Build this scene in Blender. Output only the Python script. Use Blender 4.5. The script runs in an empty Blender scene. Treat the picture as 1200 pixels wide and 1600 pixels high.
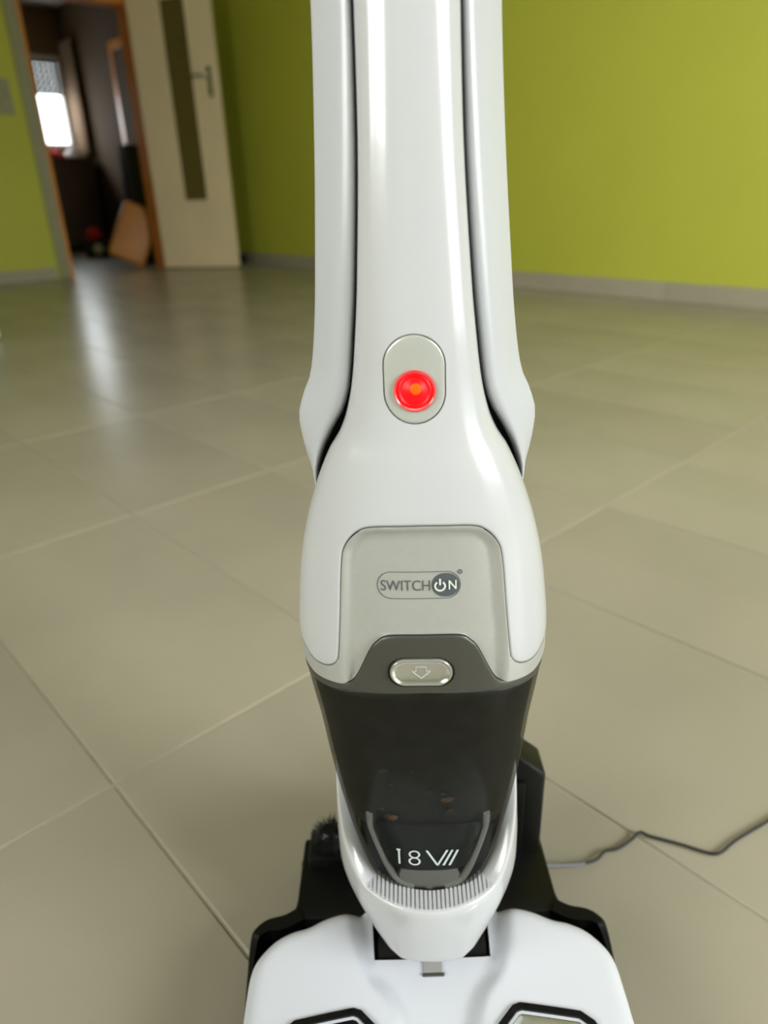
import bpy, bmesh, math, random
from mathutils import Vector, Matrix
from mathutils.geometry import delaunay_2d_cdt
random.seed(7)
scene = bpy.context.scene
COL = scene.collection

# ------------------------------------------------------------------ camera
F_PX, PITCH, ROLL, CAM_H = 1090.0, 24.53, 1.96, 0.519
cam_d = bpy.data.cameras.new('camera')
cam_d.sensor_fit = 'VERTICAL'; cam_d.sensor_height = 36.0
cam_d.lens = 36.0 * F_PX / 1600.0
cam_d.clip_start = 0.01; cam_d.clip_end = 60
cam = bpy.data.objects.new('camera', cam_d); COL.objects.link(cam)
_p, _r = math.radians(PITCH), math.radians(ROLL)
_fw = Vector((0, math.cos(_p), -math.sin(_p))); _rt = Vector((1, 0, 0)); _up = _rt.cross(_fw)
_x = math.cos(_r) * _rt - math.sin(_r) * _up
_y = math.sin(_r) * _rt + math.cos(_r) * _up
cam.matrix_world = Matrix(((_x.x, _y.x, -_fw.x, 0), (_x.y, _y.y, -_fw.y, 0), (_x.z, _y.z, -_fw.z, CAM_H), (0, 0, 0, 1)))
cam_d.dof.use_dof = True
cam_d.dof.focus_distance = 0.36
cam_d.dof.aperture_fstop = 6.0
scene.camera = cam

# ------------------------------------------------------------------ room axes (the tile grid runs diagonally to the view)
TH = math.radians(42.5)
U = Vector((math.cos(TH), math.sin(TH), 0)); V = Vector((math.sin(TH), -math.cos(TH), 0))
def W(u, v, z=0.0): return U * u + V * v + Vector((0, 0, z))
V_LEFT, V_REAR, U_REAR, CEIL = -5.85, 2.3, -2.1, 2.55
def u_right(v): return 3.40 + 0.045 * (-1.0 - v)

# ------------------------------------------------------------------ world, daylight, exposure
world = bpy.data.worlds.new('sky'); scene.world = world; world.use_nodes = True
_bg = world.node_tree.nodes['Background']
_bg.inputs[0].default_value = (0.78, 0.88, 1.0, 1); _bg.inputs[1].default_value = 1.0
def area_light(name, loc, direction, sx, sy, power, color, spread=170):
    d = bpy.data.lights.new(name, 'AREA'); d.shape = 'RECTANGLE'; d.size = sx; d.size_y = sy
    d.energy = power; d.color = color; d.spread = math.radians(spread)
    o = bpy.data.objects.new(name, d); COL.objects.link(o)
    o.location = loc
    o.rotation_euler = Vector(direction).to_track_quat('-Z', 'Y').to_euler()
    return o
# daylight entering through the two windows behind the camera
WIN_A = (-1.75, 0.45, 0.95, 2.25)      # v0, v1, z0, z1 on the wall at U_REAR
WIN_B = (0.3, 2.3, 0.12, 2.15)      # u0, u1, z0, z1 on the wall at V_REAR
area_light('window_daylight', W(U_REAR - 0.30, (WIN_A[0]+WIN_A[1])/2, 1.6), U + Vector((0, 0, -0.12)), 2.2, 1.30, 66, (1.0, 0.97, 0.92), 105)
area_light('sky_daylight', W(U_REAR - 2.6, (WIN_A[0]+WIN_A[1])/2, 3.2), U*2.6 + Vector((0, 0, -2.0)), 5.0, 3.0, 30, (1.0, 0.97, 0.92))
area_light('window_daylight', W((WIN_B[0]+WIN_B[1])/2, V_REAR + 0.30, 1.35), -V + Vector((0, 0, -0.35)), 1.9, 1.9, 84, (1.0, 0.98, 0.95), 150)
area_light('sky_daylight', W((WIN_B[0]+WIN_B[1])/2, V_REAR + 2.4, 3.4), -V*2.4 + Vector((0, 0, -2.0)), 4.5, 3.0, 960, (0.98, 0.98, 1.0))
scene.view_settings.view_transform = 'Standard'
scene.view_settings.look = 'None'
scene.view_settings.gamma = 1.0
scene.view_settings.use_curve_mapping = False
scene.view_settings.exposure = -0.06
scene.cycles.use_denoising = True
scene.cycles.max_bounces = 7
scene.cycles.transparent_max_bounces = 16
scene.cycles.sample_clamp_indirect = 6.0
scene.cycles.caustics_reflective = False
scene.cycles.caustics_refractive = False

# ------------------------------------------------------------------ materials
def srgb(r, g, b):
    f = lambda c: (c/255/12.92) if c/255 <= 0.04045 else ((c/255+0.055)/1.055)**2.4
    return (f(r), f(g), f(b), 1)
MATS = {}
def mat(name, col, rough=0.5, metal=0.0, noise=0.0, nscale=8.0, bump=0.0, bscale=40.0, coat=0.0, emit=None, estr=0.0, rand=0.0, spec=None):
    m = bpy.data.materials.new(name); m.use_nodes = True; MATS[name] = m
    nt = m.node_tree; b = nt.nodes['Principled BSDF']
    b.inputs['Roughness'].default_value = rough; b.inputs['Metallic'].default_value = metal
    if coat: b.inputs['Coat Weight'].default_value = coat; b.inputs['Coat Roughness'].default_value = 0.05
    if spec is not None: b.inputs['Specular IOR Level'].default_value = spec
    if emit: b.inputs['Emission Color'].default_value = emit; b.inputs['Emission Strength'].default_value = estr
    tc = nt.nodes.new('ShaderNodeTexCoord')
    n = nt.nodes.new('ShaderNodeTexNoise'); n.inputs['Scale'].default_value = nscale; n.inputs['Detail'].default_value = 4
    nt.links.new(tc.outputs['Object'], n.inputs['Vector'])
    mx = nt.nodes.new('ShaderNodeHueSaturation'); mx.inputs['Color'].default_value = col
    mr = nt.nodes.new('ShaderNodeMapRange'); mr.inputs['From Min'].default_value = 0.3; mr.inputs['From Max'].default_value = 0.7
    mr.inputs['To Min'].default_value = 1 - noise; mr.inputs['To Max'].default_value = 1 + noise
    nt.links.new(n.outputs['Fac'], mr.inputs['Value'])
    val = mr.outputs['Result']
    if rand:
        oi = nt.nodes.new('ShaderNodeObjectInfo'); r2 = nt.nodes.new('ShaderNodeMapRange')
        r2.inputs['To Min'].default_value = 1 - rand; r2.inputs['To Max'].default_value = 1 + rand
        nt.links.new(oi.outputs['Random'], r2.inputs['Value'])
        mm = nt.nodes.new('ShaderNodeMath'); mm.operation = 'MULTIPLY'
        nt.links.new(val, mm.inputs[0]); nt.links.new(r2.outputs['Result'], mm.inputs[1]); val = mm.outputs[0]
    nt.links.new(val, mx.inputs['Value'])
    nt.links.new(mx.outputs['Color'], b.inputs['Base Color'])
    if bump:
        n2 = nt.nodes.new('ShaderNodeTexNoise'); n2.inputs['Scale'].default_value = bscale; n2.inputs['Detail'].default_value = 3
        nt.links.new(tc.outputs['Object'], n2.inputs['Vector'])
        bp = nt.nodes.new('ShaderNodeBump'); bp.inputs['Strength'].default_value = bump; bp.inputs['Distance'].default_value = 0.01
        nt.links.new(n2.outputs['Fac'], bp.inputs['Height']); nt.links.new(bp.outputs['Normal'], b.inputs['Normal'])
    return m
def see_through(name, tint, fac, col, rough):
    m = bpy.data.materials.new(name); m.use_nodes = True; MATS[name] = m
    nt = m.node_tree; b = nt.nodes['Principled BSDF']; out = nt.nodes['Material Output']
    b.inputs['Base Color'].default_value = col; b.inputs['Roughness'].default_value = rough
    t = nt.nodes.new('ShaderNodeBsdfTransparent'); t.inputs[0].default_value = tint
    mx = nt.nodes.new('ShaderNodeMixShader'); mx.inputs[0].default_value = fac
    nt.links.new(b.outputs[0], mx.inputs[1]); nt.links.new(t.outputs[0], mx.inputs[2]); nt.links.new(mx.outputs[0], out.inputs['Surface'])
    return m
def emission(name, col, s):
    m = bpy.data.materials.new(name); m.use_nodes = True; MATS[name] = m
    nt = m.node_tree; e = nt.nodes.new('ShaderNodeEmission'); e.inputs[0].default_value = col; e.inputs[1].default_value = s
    nt.links.new(e.outputs[0], nt.nodes['Material Output'].inputs['Surface']); return m
mat('green_paint', srgb(186, 189, 66), 0.55, noise=0.03, nscale=2.0, bump=0.12, bscale=220)
mat('ceiling_paint', srgb(205, 203, 196), 0.8)
mat('tile', srgb(155, 148, 131), 0.26, noise=0.07, nscale=3.0, spec=0.35, rand=0.05, bump=0.015, bscale=30)
mat('grout', srgb(162, 156, 136), 0.8, noise=0.05, nscale=30)
mat('skirting', srgb(166, 159, 140), 0.35, noise=0.06, nscale=4, rand=0.06)
mat('casing', srgb(150, 146, 120), 0.4, noise=0.04)
mat('jamb_wood', srgb(214, 134, 52), 0.4, noise=0.12, nscale=6)
mat('door_paint', srgb(226, 206, 170), 0.45, noise=0.05, nscale=3)
mat('door_glass', srgb(96, 84, 44), 0.25, noise=0.1, nscale=20)
mat('chrome', srgb(190, 190, 190), 0.15, metal=1.0)
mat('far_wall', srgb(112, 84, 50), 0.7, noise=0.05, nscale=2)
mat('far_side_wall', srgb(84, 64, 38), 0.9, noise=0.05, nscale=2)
mat('dark_wood', srgb(78, 58, 40), 0.5, noise=0.15, nscale=6)
mat('tan_wood', srgb(184, 122, 58), 0.5, noise=0.15, nscale=5)
mat('black_matte', srgb(14, 14, 14), 0.6, noise=0.1)
mat('black_plastic', srgb(8, 8, 8), 0.42, spec=0.25, noise=0.05, nscale=20, bump=0.02, bscale=400)
mat('red_cloth', srgb(200, 40, 30), 0.8, noise=0.1)
mat('white_cloth', srgb(230, 226, 220), 0.85, noise=0.05)
mat('shutter', srgb(120, 120, 122), 0.6)
mat('curtain', srgb(200, 175, 150), 0.85, noise=0.05)
emission('sky_pane', (0.9, 0.97, 1.0, 1), 6.0)
mat('frame_white', srgb(225, 225, 222), 0.4)
see_through('window_glass', (0.96, 0.98, 0.97, 1), 0.92, (0.8, 0.85, 0.85, 1), 0.05)
mat('bottle_green', srgb(20, 120, 40), 0.3)
mat('tube_white', srgb(180, 182, 188), 0.3, noise=0.004, nscale=30)
mat('white_plastic', srgb(184, 185, 189), 0.2, noise=0.004, nscale=30, coat=0.25)
mat('white_satin', srgb(202, 204, 214), 0.32, noise=0.004, nscale=30)
mat('silver_paint', srgb(176, 177, 174), 0.36, metal=0.35, noise=0.02, nscale=300)
mat('brushed_silver', srgb(192, 194, 190), 0.32, metal=0.35, noise=0.015, nscale=400)
mat('chrome_button', srgb(210, 211, 206), 0.22, metal=0.85)
mat('charcoal', srgb(62, 62, 56), 0.4, noise=0.03, nscale=60)
mat('seam', srgb(34, 34, 34), 0.5)
mat('print_grey', srgb(72, 80, 84), 0.5)
mat('print_light', srgb(196, 204, 204), 0.5)
mat('print_white', srgb(210, 212, 205), 0.5)
see_through('smoked', (0.58, 0.58, 0.55, 1), 0.76, (0.012, 0.012, 0.011, 1), 0.13)
mat('bin_inner', srgb(46, 47, 42), 0.5, noise=0.25, nscale=90)
mat('bin_shield', srgb(34, 40, 42), 0.45)
mat('clear_grey', srgb(190, 190, 194), 0.25)
mat('dust_a', srgb(120, 88, 58), 0.9, noise=0.2, nscale=60)
mat('dust_b', srgb(66, 62, 50), 0.9, noise=0.2, nscale=60)
mat('bristle', srgb(18, 18, 18), 0.7)
mat('cord', srgb(34, 34, 36), 0.45)
mat('cord_sleeve', srgb(96, 96, 104), 0.45)
mat('led_red', srgb(205, 4, 10), 0.4, emit=(1, 0.005, 0.012, 1), estr=0.6, spec=0.25)
mat('led_ring', srgb(205, 70, 70), 0.2, emit=(1, 0.05, 0.06, 1), estr=0.12, coat=0.3)
mat('led_core', srgb(245, 70, 10), 0.4, emit=(1.0, 0.09, 0.0, 1), estr=0.9, spec=0.2)

# ------------------------------------------------------------------ object helpers
def props(o, label=None, cat=None, group=None, kind=None):
    if label: o['label'] = label
    if cat: o['category'] = cat
    if group: o['group'] = group
    if kind: o['kind'] = kind
    return o
def link(name, me, m, parent=None):
    o = bpy.data.objects.new(name, me); COL.objects.link(o)
    if m: me.materials.append(MATS[m])
    if parent: o.parent = parent
    return o
def from_py(name, vs, fs, m, parent=None, smooth=False):
    me = bpy.data.meshes.new(name); me.from_pydata([tuple(v) for v in vs], [], fs); me.validate(); me.update()
    if smooth:
        for p in me.polygons: p.use_smooth = True
    return link(name, me, m, parent)
def from_bm(name, bm, m, parent=None, smooth=False):
    bmesh.ops.recalc_face_normals(bm, faces=bm.faces[:])
    me = bpy.data.meshes.new(name); bm.to_mesh(me); bm.free()
    if smooth:
        for p in me.polygons: p.use_smooth = True
        me.set_sharp_from_angle(angle=math.radians(38))
    return link(name, me, m, parent)
def empty(name, loc=(0, 0, 0)):
    o = bpy.data.objects.new(name, None); COL.objects.link(o); o.location = loc; o.empty_display_size = 0.05; return o
def hexa(bm, pts):
    vs = [bm.verts.new(p) for p in pts]
    for f in ((0, 3, 2, 1), (4, 5, 6, 7), (0, 1, 5, 4), (1, 2, 6, 5), (2, 3, 7, 6), (3, 0, 4, 7)): bm.faces.new([vs[i] for i in f])
    return vs
def uvbox(bm, u0, u1, v0, v1, z0, z1):
    return hexa(bm, [W(u0, v0, z0), W(u1, v0, z0), W(u1, v1, z0), W(u0, v1, z0), W(u0, v0, z1), W(u1, v0, z1), W(u1, v1, z1), W(u0, v1, z1)])
def lbox(bm, x0, x1, y0, y1, z0, z1):
    return hexa(bm, [(x0, y0, z0), (x1, y0, z0), (x1, y1, z0), (x0, y1, z0), (x0, y0, z1), (x1, y0, z1), (x1, y1, z1), (x0, y1, z1)])
def bevel(bm, w, seg=2):
    bmesh.ops.bevel(bm, geom=bm.edges[:], offset=w, segments=seg, affect='EDGES', profile=0.5)
def uvobj(name, boxes, m, parent=None, bev=0.0, seg=2):
    bm = bmesh.new()
    for b in boxes: uvbox(bm, *b)
    if bev: bevel(bm, bev, seg)
    return from_bm(name, bm, m, parent)
def lathe(bm, prof, origin, ax=(0, 0, 1), n=24):
    ax = Vector(ax).normalized(); o = Vector(origin)
    t = ax.orthogonal().normalized(); s = ax.cross(t)
    rings = []
    for r, h in prof:
        if r < 1e-6: rings.append([bm.verts.new(o + ax * h)])
        else: rings.append([bm.verts.new(o + ax*h + (t*math.cos(2*math.pi*i/n) + s*math.sin(2*math.pi*i/n))*r) for i in range(n)])
    for a, b in zip(rings, rings[1:]):
        for i in range(n):
            j = (i+1) % n
            if len(a) == 1 and len(b) == 1: continue
            if len(a) == 1: bm.faces.new((a[0], b[i], b[j]))
            elif len(b) == 1: bm.faces.new((a[i], a[j], b[0]))
            else: bm.faces.new((a[i], a[j], b[j], b[i]))
def tube(bm, pts, r, n=8):
    pts = [Vector(p) for p in pts]; rings = []
    for i, p in enumerate(pts):
        d = (pts[min(i+1, len(pts)-1)] - pts[max(i-1, 0)]).normalized()
        t = d.cross(Vector((0, 0, 1)));
        if t.length < 1e-4: t = Vector((1, 0, 0))
        t.normalize(); s = t.cross(d)
        rr = r[i] if isinstance(r, (list, tuple)) else r
        rings.append([bm.verts.new(p + (t*math.cos(2*math.pi*k/n) + s*math.sin(2*math.pi*k/n))*rr) for k in range(n)])
    for a, b in zip(rings, rings[1:]):
        for k in range(n): bm.faces.new((a[k], a[(k+1) % n], b[(k+1) % n], b[k]))
    bm.faces.new(rings[0][::-1]); bm.faces.new(rings[-1])
def catmull(pts, n=6, closed=False):
    out = []; m = len(pts)
    rng = range(m) if closed else range(m-1)
    for i in rng:
        g = (lambda k: pts[k % m]) if closed else (lambda k: pts[max(0, min(m-1, k))])
        p0, p1, p2, p3 = g(i-1), g(i), g(i+1), g(i+2)
        for s in range(n):
            t = s/n
            out.append(tuple(0.5*((2*b) + (-a+c)*t + (2*a-5*b+4*c-d)*t*t + (-a+3*b-3*c+d)*t**3) for a, b, c, d in zip(p0, p1, p2, p3)))
    if not closed: out.append(tuple(pts[-1]))
    return out

# ------------------------------------------------------------------ the room
K_U = u_right(V_LEFT)
DOOR_U0, DOOR_U1, DOOR_Z = 2.13, 2.96, 2.0
FAR_V, FAR_U0, FAR_U1 = -9.5, 1.6, 3.9
TW = 0.14
bm = bmesh.new()
uvbox(bm, U_REAR - 0.2, 4.1, FAR_V - 0.2, V_REAR + 0.2, -0.06, -0.0018)
floor = from_bm('floor', bm, 'grout'); props(floor, kind='structure')
# floor tiles, 30 x 60 cm, stack bond, one object each
TU, TV, GAP = 0.303, 0.603, 0.0026
bm = bmesh.new()
hu, hv, c = (TU-GAP)/2, (TV-GAP)/2, 0.0011
base = [bm.verts.new(W(a*hu, b*hv, -0.008)) for a, b in ((-1, -1), (1, -1), (1, 1), (-1, 1))]
mid = [bm.verts.new(W(a*hu, b*hv, -c)) for a, b in ((-1, -1), (1, -1), (1, 1), (-1, 1))]
top = [bm.verts.new(W(a*(hu-c), b*(hv-c), 0)) for a, b in ((-1, -1), (1, -1), (1, 1), (-1, 1))]
for lo, hi in ((base, mid), (mid, top)):
    for i in range(4): bm.faces.new((lo[i], lo[(i+1) % 4], hi[(i+1) % 4], hi[i]))
bm.faces.new(top); bm.faces.new(base[::-1])
bmesh.ops.recalc_face_normals(bm, faces=bm.faces[:])
tile_me = bpy.data.meshes.new('tile'); bm.to_mesh(tile_me); bm.free(); tile_me.materials.append(MATS['tile'])
ku0 = int(math.floor((U_REAR - 0.1466)/TU)) ; n_t = 0
for ku in range(-8, 13):
    for kv in range(-5, 16):
        uc = 0.1466 + TU*(ku+0.5); vc = -0.5651 - TV*(kv+0.5)
        if vc > V_REAR - 0.2 or uc < U_REAR + 0.1: continue
        if vc > V_LEFT - 0.15:
            if uc > u_right(vc) + 0.12: continue
        else:
            if uc < FAR_U0 + 0.2 or uc > FAR_U1 + 0.1 or vc < FAR_V - 0.1: continue
        if n_t >= 298: continue
        o = bpy.data.objects.new('tile', tile_me); COL.objects.link(o); o.parent = floor
        o.location = W(uc, vc, random.uniform(-0.00025, 0.00025)); n_t += 1
# walls
bm = bmesh.new()
uvbox(bm, U_REAR - 0.2, DOOR_U0, V_LEFT - TW, V_LEFT, 0, CEIL)
uvbox(bm, DOOR_U1, 4.1, V_LEFT - TW, V_LEFT, 0, CEIL)
uvbox(bm, DOOR_U0, DOOR_U1, V_LEFT - TW, V_LEFT, DOOR_Z, CEIL)
props(from_bm('wall_left', bm, 'green_paint'), kind='structure')
bm = bmesh.new()
a, b = V_LEFT, V_REAR + 0.2
hexa(bm, [W(u_right(a), a), W(4.1, a), W(4.1, b), W(u_right(b), b)] + [W(u_right(a), a, CEIL), W(4.1, a, CEIL), W(4.1, b, CEIL), W(u_right(b), b, CEIL)])
props(from_bm('wall_right', bm, 'green_paint'), kind='structure')
def holed_wall(name, along, fixed0, fixed1, lo, hi, hole, m):
    bm = bmesh.new(); h0, h1, z0, z1 = hole
    segs = [(lo, h0, 0, CEIL), (h1, hi, 0, CEIL), (h0, h1, 0, z0), (h0, h1, z1, CEIL)]
    for s0, s1, a, b in segs:
        if b - a < 0.01: continue
        if along == 'v': uvbox(bm, fixed0, fixed1, s0, s1, a, b)
        else: uvbox(bm, s0, s1, fixed0, fixed1, a, b)
    return props(from_bm(name, bm, m), kind='structure')
holed_wall('wall_back', 'v', U_REAR - 0.2, U_REAR, V_LEFT, V_REAR + 0.2, WIN_A, 'green_paint')
holed_wall('wall_front', 'u', V_REAR, V_REAR + 0.2, U_REAR, 3.3, WIN_B, 'green_paint')
bm = bmesh.new(); uvbox(bm, U_REAR - 0.2, 4.1, FAR_V - 0.2, V_REAR + 0.2, CEIL, CEIL + 0.1)
props(from_bm('ceiling', bm, 'ceiling_paint'), kind='structure')
# windows behind the camera
def window(name, along, fixed, hole):
    h0, h1, z0, z1 = hole
    mid = (h0 + h1)/2
    parts = [(h0, h0+.07, z0, z1), (h1-.07, h1, z0, z1), (h0, h1, z0, z0+.07), (h0, h1, z1-.07, z1), (mid-.05, mid+.05, z0, z1)]
    bm = bmesh.new()
    for s0, s1, a, b in parts:
        if along == 'v': uvbox(bm, fixed-.06, fixed, s0, s1, a, b)
        else: uvbox(bm, s0, s1, fixed, fixed+.06, a, b)
    w = props(from_bm(name, bm, 'frame_white'), kind='structure')
    for s0, s1 in ((h0+.07, mid-.05), (mid+.05, h1-.07)):
        bm = bmesh.new()
        if along == 'v': uvbox(bm, fixed-.035, fixed-.029, s0, s1, z0+.07, z1-.07)
        else: uvbox(bm, s0, s1, fixed+.029, fixed+.035, z0+.07, z1-.07)
        from_bm('pane', bm, 'window_glass', w)
window('window_1', 'v', U_REAR - 0.06, WIN_A)
window('window_2', 'u', V_REAR + 0.06, WIN_B)
# skirting tiles
SK_H = 0.085
def skirt_run(name, pts_fn, s0, s1, label=None):
    bm = bmesh.new()
    P = pts_fn
    hexa(bm, [P(s0, 0, 0), P(s1, 0, 0), P(s1, .006, 0), P(s0, .006, 0), P(s0, 0, SK_H-.002), P(s1, 0, SK_H-.002), P(s1, .006, SK_H-.002), P(s0, .006, SK_H-.002)])
    root = props(from_bm(name, bm, 'grout'), kind='structure')
    s = s0
    while s < s1 - .02:
        e = min(s + .60, s1); bm = bmesh.new(); a, b = s+.002, e-.002
        hexa(bm, [P(a, 0, 0), P(b, 0, 0), P(b, .011, 0), P(a, .011, 0), P(a, 0, SK_H), P(b, 0, SK_H), P(b, .011, SK_H), P(a, .011, SK_H)])
        from_bm('skirting_tile', bm, 'skirting', root); s += .60
skirt_run('baseboard_right', lambda s, d, z: W(u_right(s) - d, s, z), V_LEFT + 0.012, V_REAR)
skirt_run('baseboard_left', lambda s, d, z: W(s, V_LEFT + d, z), U_REAR, DOOR_U0 - 0.1)
skirt_run('baseboard_corner', lambda s, d, z: W(s, V_LEFT + d, z), DOOR_U1 + 0.1, K_U - 0.012)
# the doorway: jamb lining, casing
uvobj('door_1', [(DOOR_U0, DOOR_U0+.03, V_LEFT-TW-.01, V_LEFT+.004, 0, DOOR_Z), (DOOR_U1-.03, DOOR_U1, V_LEFT-TW-.01, V_LEFT+.004, 0, DOOR_Z),
                 (DOOR_U0+.03, DOOR_U1-.03, V_LEFT-TW-.01, V_LEFT+.004, DOOR_Z-.15, DOOR_Z)], 'jamb_wood')
d1 = bpy.data.objects['door_1']; props(d1, kind='structure')
uvobj('casing', [(DOOR_U0-.08, DOOR_U0+.004, V_LEFT, V_LEFT+.018, 0, DOOR_Z+.08)], 'casing', d1, 0.003)
uvobj('casing', [(DOOR_U1-.004, DOOR_U1+.08, V_LEFT, V_LEFT+.018, 0, DOOR_Z+.08)], 'casing', d1, 0.003)
uvobj('casing', [(DOOR_U0+.004, DOOR_U1-.004, V_LEFT, V_LEFT+.018, DOOR_Z-.004, DOOR_Z+.08)], 'casing', d1, 0.003)
# open door leaf: frame members round a glass panel
def build_leaf():
    hinge = W(DOOR_U1 - 0.02, V_LEFT + 0.03)
    dirv = (U*0.35 + V*0.53).normalized(); nrm = dirv.cross(Vector((0, 0, 1))).normalized()
    L, Hh, T = 0.67, 1.99, 0.04
    root = empty('door_leaf', hinge)
    props(root, 'cream painted door with tall glass panel standing open beside the doorway', 'door')
    def B(s0, s1, t0, t1, z0, z1, name, m, par=root, bev=0.003):
        bm = bmesh.new()
        q = lambda s, t, z: dirv*s + nrm*t + Vector((0, 0, z))
        hexa(bm, [q(s0, t0, z0), q(s1, t0, z0), q(s1, t1, z0), q(s0, t1, z0), q(s0, t0, z1), q(s1, t0, z1), q(s1, t1, z1), q(s0, t1, z1)])
        if bev: bevel(bm, bev, 1)
        return from_bm(name, bm, m, par)
    B(0, .25, 0, T, .008, Hh, 'stile', 'door_paint')
    B(L-.19, L, 0, T, .008, Hh, 'stile', 'door_paint')
    B(.25, L-.19, 0, T, .008, .50, 'rail', 'door_paint')
    B(.25, L-.19, 0, T, Hh-.12, Hh, 'rail', 'door_paint')
    B(.25, L-.19, .014, .024, .50, Hh-.12, 'glass_panel', 'door_glass', root, 0)
    for s0, s1, z0, z1 in ((.25, .268, .50, Hh-.12), (L-.208, L-.19, .50, Hh-.12), (.268, L-.208, .50, .518), (.268, L-.208, Hh-.138, Hh-.12)):
        B(s0, s1, -.004, T+.004, z0, z1, 'glazing_bead', 'door_paint')
    for side, t0, t1 in ((1, T, T+.006), (-1, -.006, 0)):
        pl = B(L-.085, L-.045, t0, t1, 1.22, 1.42, 'handle_plate', 'chrome')
        bm = bmesh.new(); q = lambda s, t, z: dirv*s + nrm*t + Vector((0, 0, z))
        t = T if side > 0 else 0
        tube(bm, [q(L-.065, t, 1.36), q(L-.065, t+side*.045, 1.36), q(L-.08, t+side*.05, 1.36), q(L-.19, t+side*.05, 1.36)], .009)
        from_bm('lever', bm, 'chrome', root, True)
        if side: 
            bm = bmesh.new(); tube(bm, [q(L-.065, t, 1.26), q(L-.065, t+side*.05, 1.26)], .006); from_bm('key', bm, 'chrome', root, True)
    for z in (.25, 1.6):
        bm = bmesh.new(); lathe(bm, [(0, -.05), (.009, -.05), (.009, .05), (0, .05)], (0, 0, z)); from_bm('hinge', bm, 'chrome', root, True)
build_leaf()
# light switch on the left wall
sw = empty('light_switch', W(1.95, V_LEFT, 1.2)); props(sw, 'grey light switch plate on the green wall left of the doorway', 'switch')
bm = bmesh.new(); o = W(1.95, V_LEFT, 1.2)
def rel(bm): 
    for v in bm.verts: v.co -= o
    return bm
uvbox(bm, 1.88, 1.98, V_LEFT, V_LEFT+.008, 1.10, 1.32); bevel(bm, .002, 1); from_bm('plate', rel(bm), 'casing', sw)
for z0, z1 in ((1.115, 1.205), (1.215, 1.305)):
    bm = bmesh.new(); uvbox(bm, 1.895, 1.965, V_LEFT+.008, V_LEFT+.013, z0, z1); bevel(bm, .002, 1); from_bm('rocker', rel(bm), 'casing', sw)

# ------------------------------------------------------------------ room beyond the doorway
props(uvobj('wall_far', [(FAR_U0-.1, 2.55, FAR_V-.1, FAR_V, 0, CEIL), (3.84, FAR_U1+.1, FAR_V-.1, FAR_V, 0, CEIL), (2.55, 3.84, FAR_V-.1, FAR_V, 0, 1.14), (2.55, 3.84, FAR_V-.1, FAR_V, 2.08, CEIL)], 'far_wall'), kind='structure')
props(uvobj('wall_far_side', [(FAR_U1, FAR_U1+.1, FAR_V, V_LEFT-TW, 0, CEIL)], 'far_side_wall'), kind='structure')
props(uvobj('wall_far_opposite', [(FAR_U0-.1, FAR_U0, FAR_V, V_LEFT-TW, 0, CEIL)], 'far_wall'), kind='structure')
w3 = uvobj('window_3', [(2.55, 2.60, FAR_V-.08, FAR_V-.02, 1.14, 2.08), (3.80, 3.84, FAR_V-.08, FAR_V-.02, 1.14, 2.08), (2.6, 3.8, FAR_V-.08, FAR_V-.02, 1.14, 1.18), (2.6, 3.8, FAR_V-.08, FAR_V-.02, 2.04, 2.08)], 'frame_white')
props(w3, kind='structure')
uvobj('pane', [(2.6, 3.8, FAR_V-.10, FAR_V-.092, 1.18, 2.04)], 'sky_pane', w3)
sh = empty('roller_shutter', W(3.2, FAR_V-.015, 1.67)); props(sh, 'grey slatted roller shutter half lowered over the bright far window', 'shutter')
o = W(3.2, FAR_V-.015, 1.67)
for k in range(6):
    z0 = 1.68 + k*.06
    bm = bmesh.new(); uvbox(bm, 2.6, 3.8, FAR_V-.018, FAR_V-.008, z0+.016, z0+.0585)
    for j in range(20): uvbox(bm, 2.6 + j*.06, 2.6 + j*.06 + .046, FAR_V-.018, FAR_V-.008, z0, z0+.016)
    from_bm('slat', rel(bm), 'shutter', sh)
area_light('window_daylight', W(3.2, FAR_V + 0.04, 1.43), -(-V) + Vector((0, 0, -0.25)), 1.1, 0.45, 5, (0.9, 0.96, 1.0), 150)
# curtain beside the far window
vs, fs = [], []
NX = 24
for i in range(NX+1):
    s = i/NX
    for j, z in enumerate((1.05, 2.2)):
        vs.append(W(3.60 + .22*s + 0.0, FAR_V + .06 + .018*math.sin(s*22), z) if False else W(3.845 - .02*math.sin(s*20), FAR_V + .05 + .34*s, z))
for i in range(NX): fs.append((2*i, 2*i+2, 2*i+3, 2*i+1))
cu = from_py('curtain', vs, fs, 'curtain', None, True)
sm = cu.modifiers.new('thickness', 'SOLIDIFY'); sm.thickness = .004
props(cu, 'pale curtain hanging at the right side of the far window', 'curtain')
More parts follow.
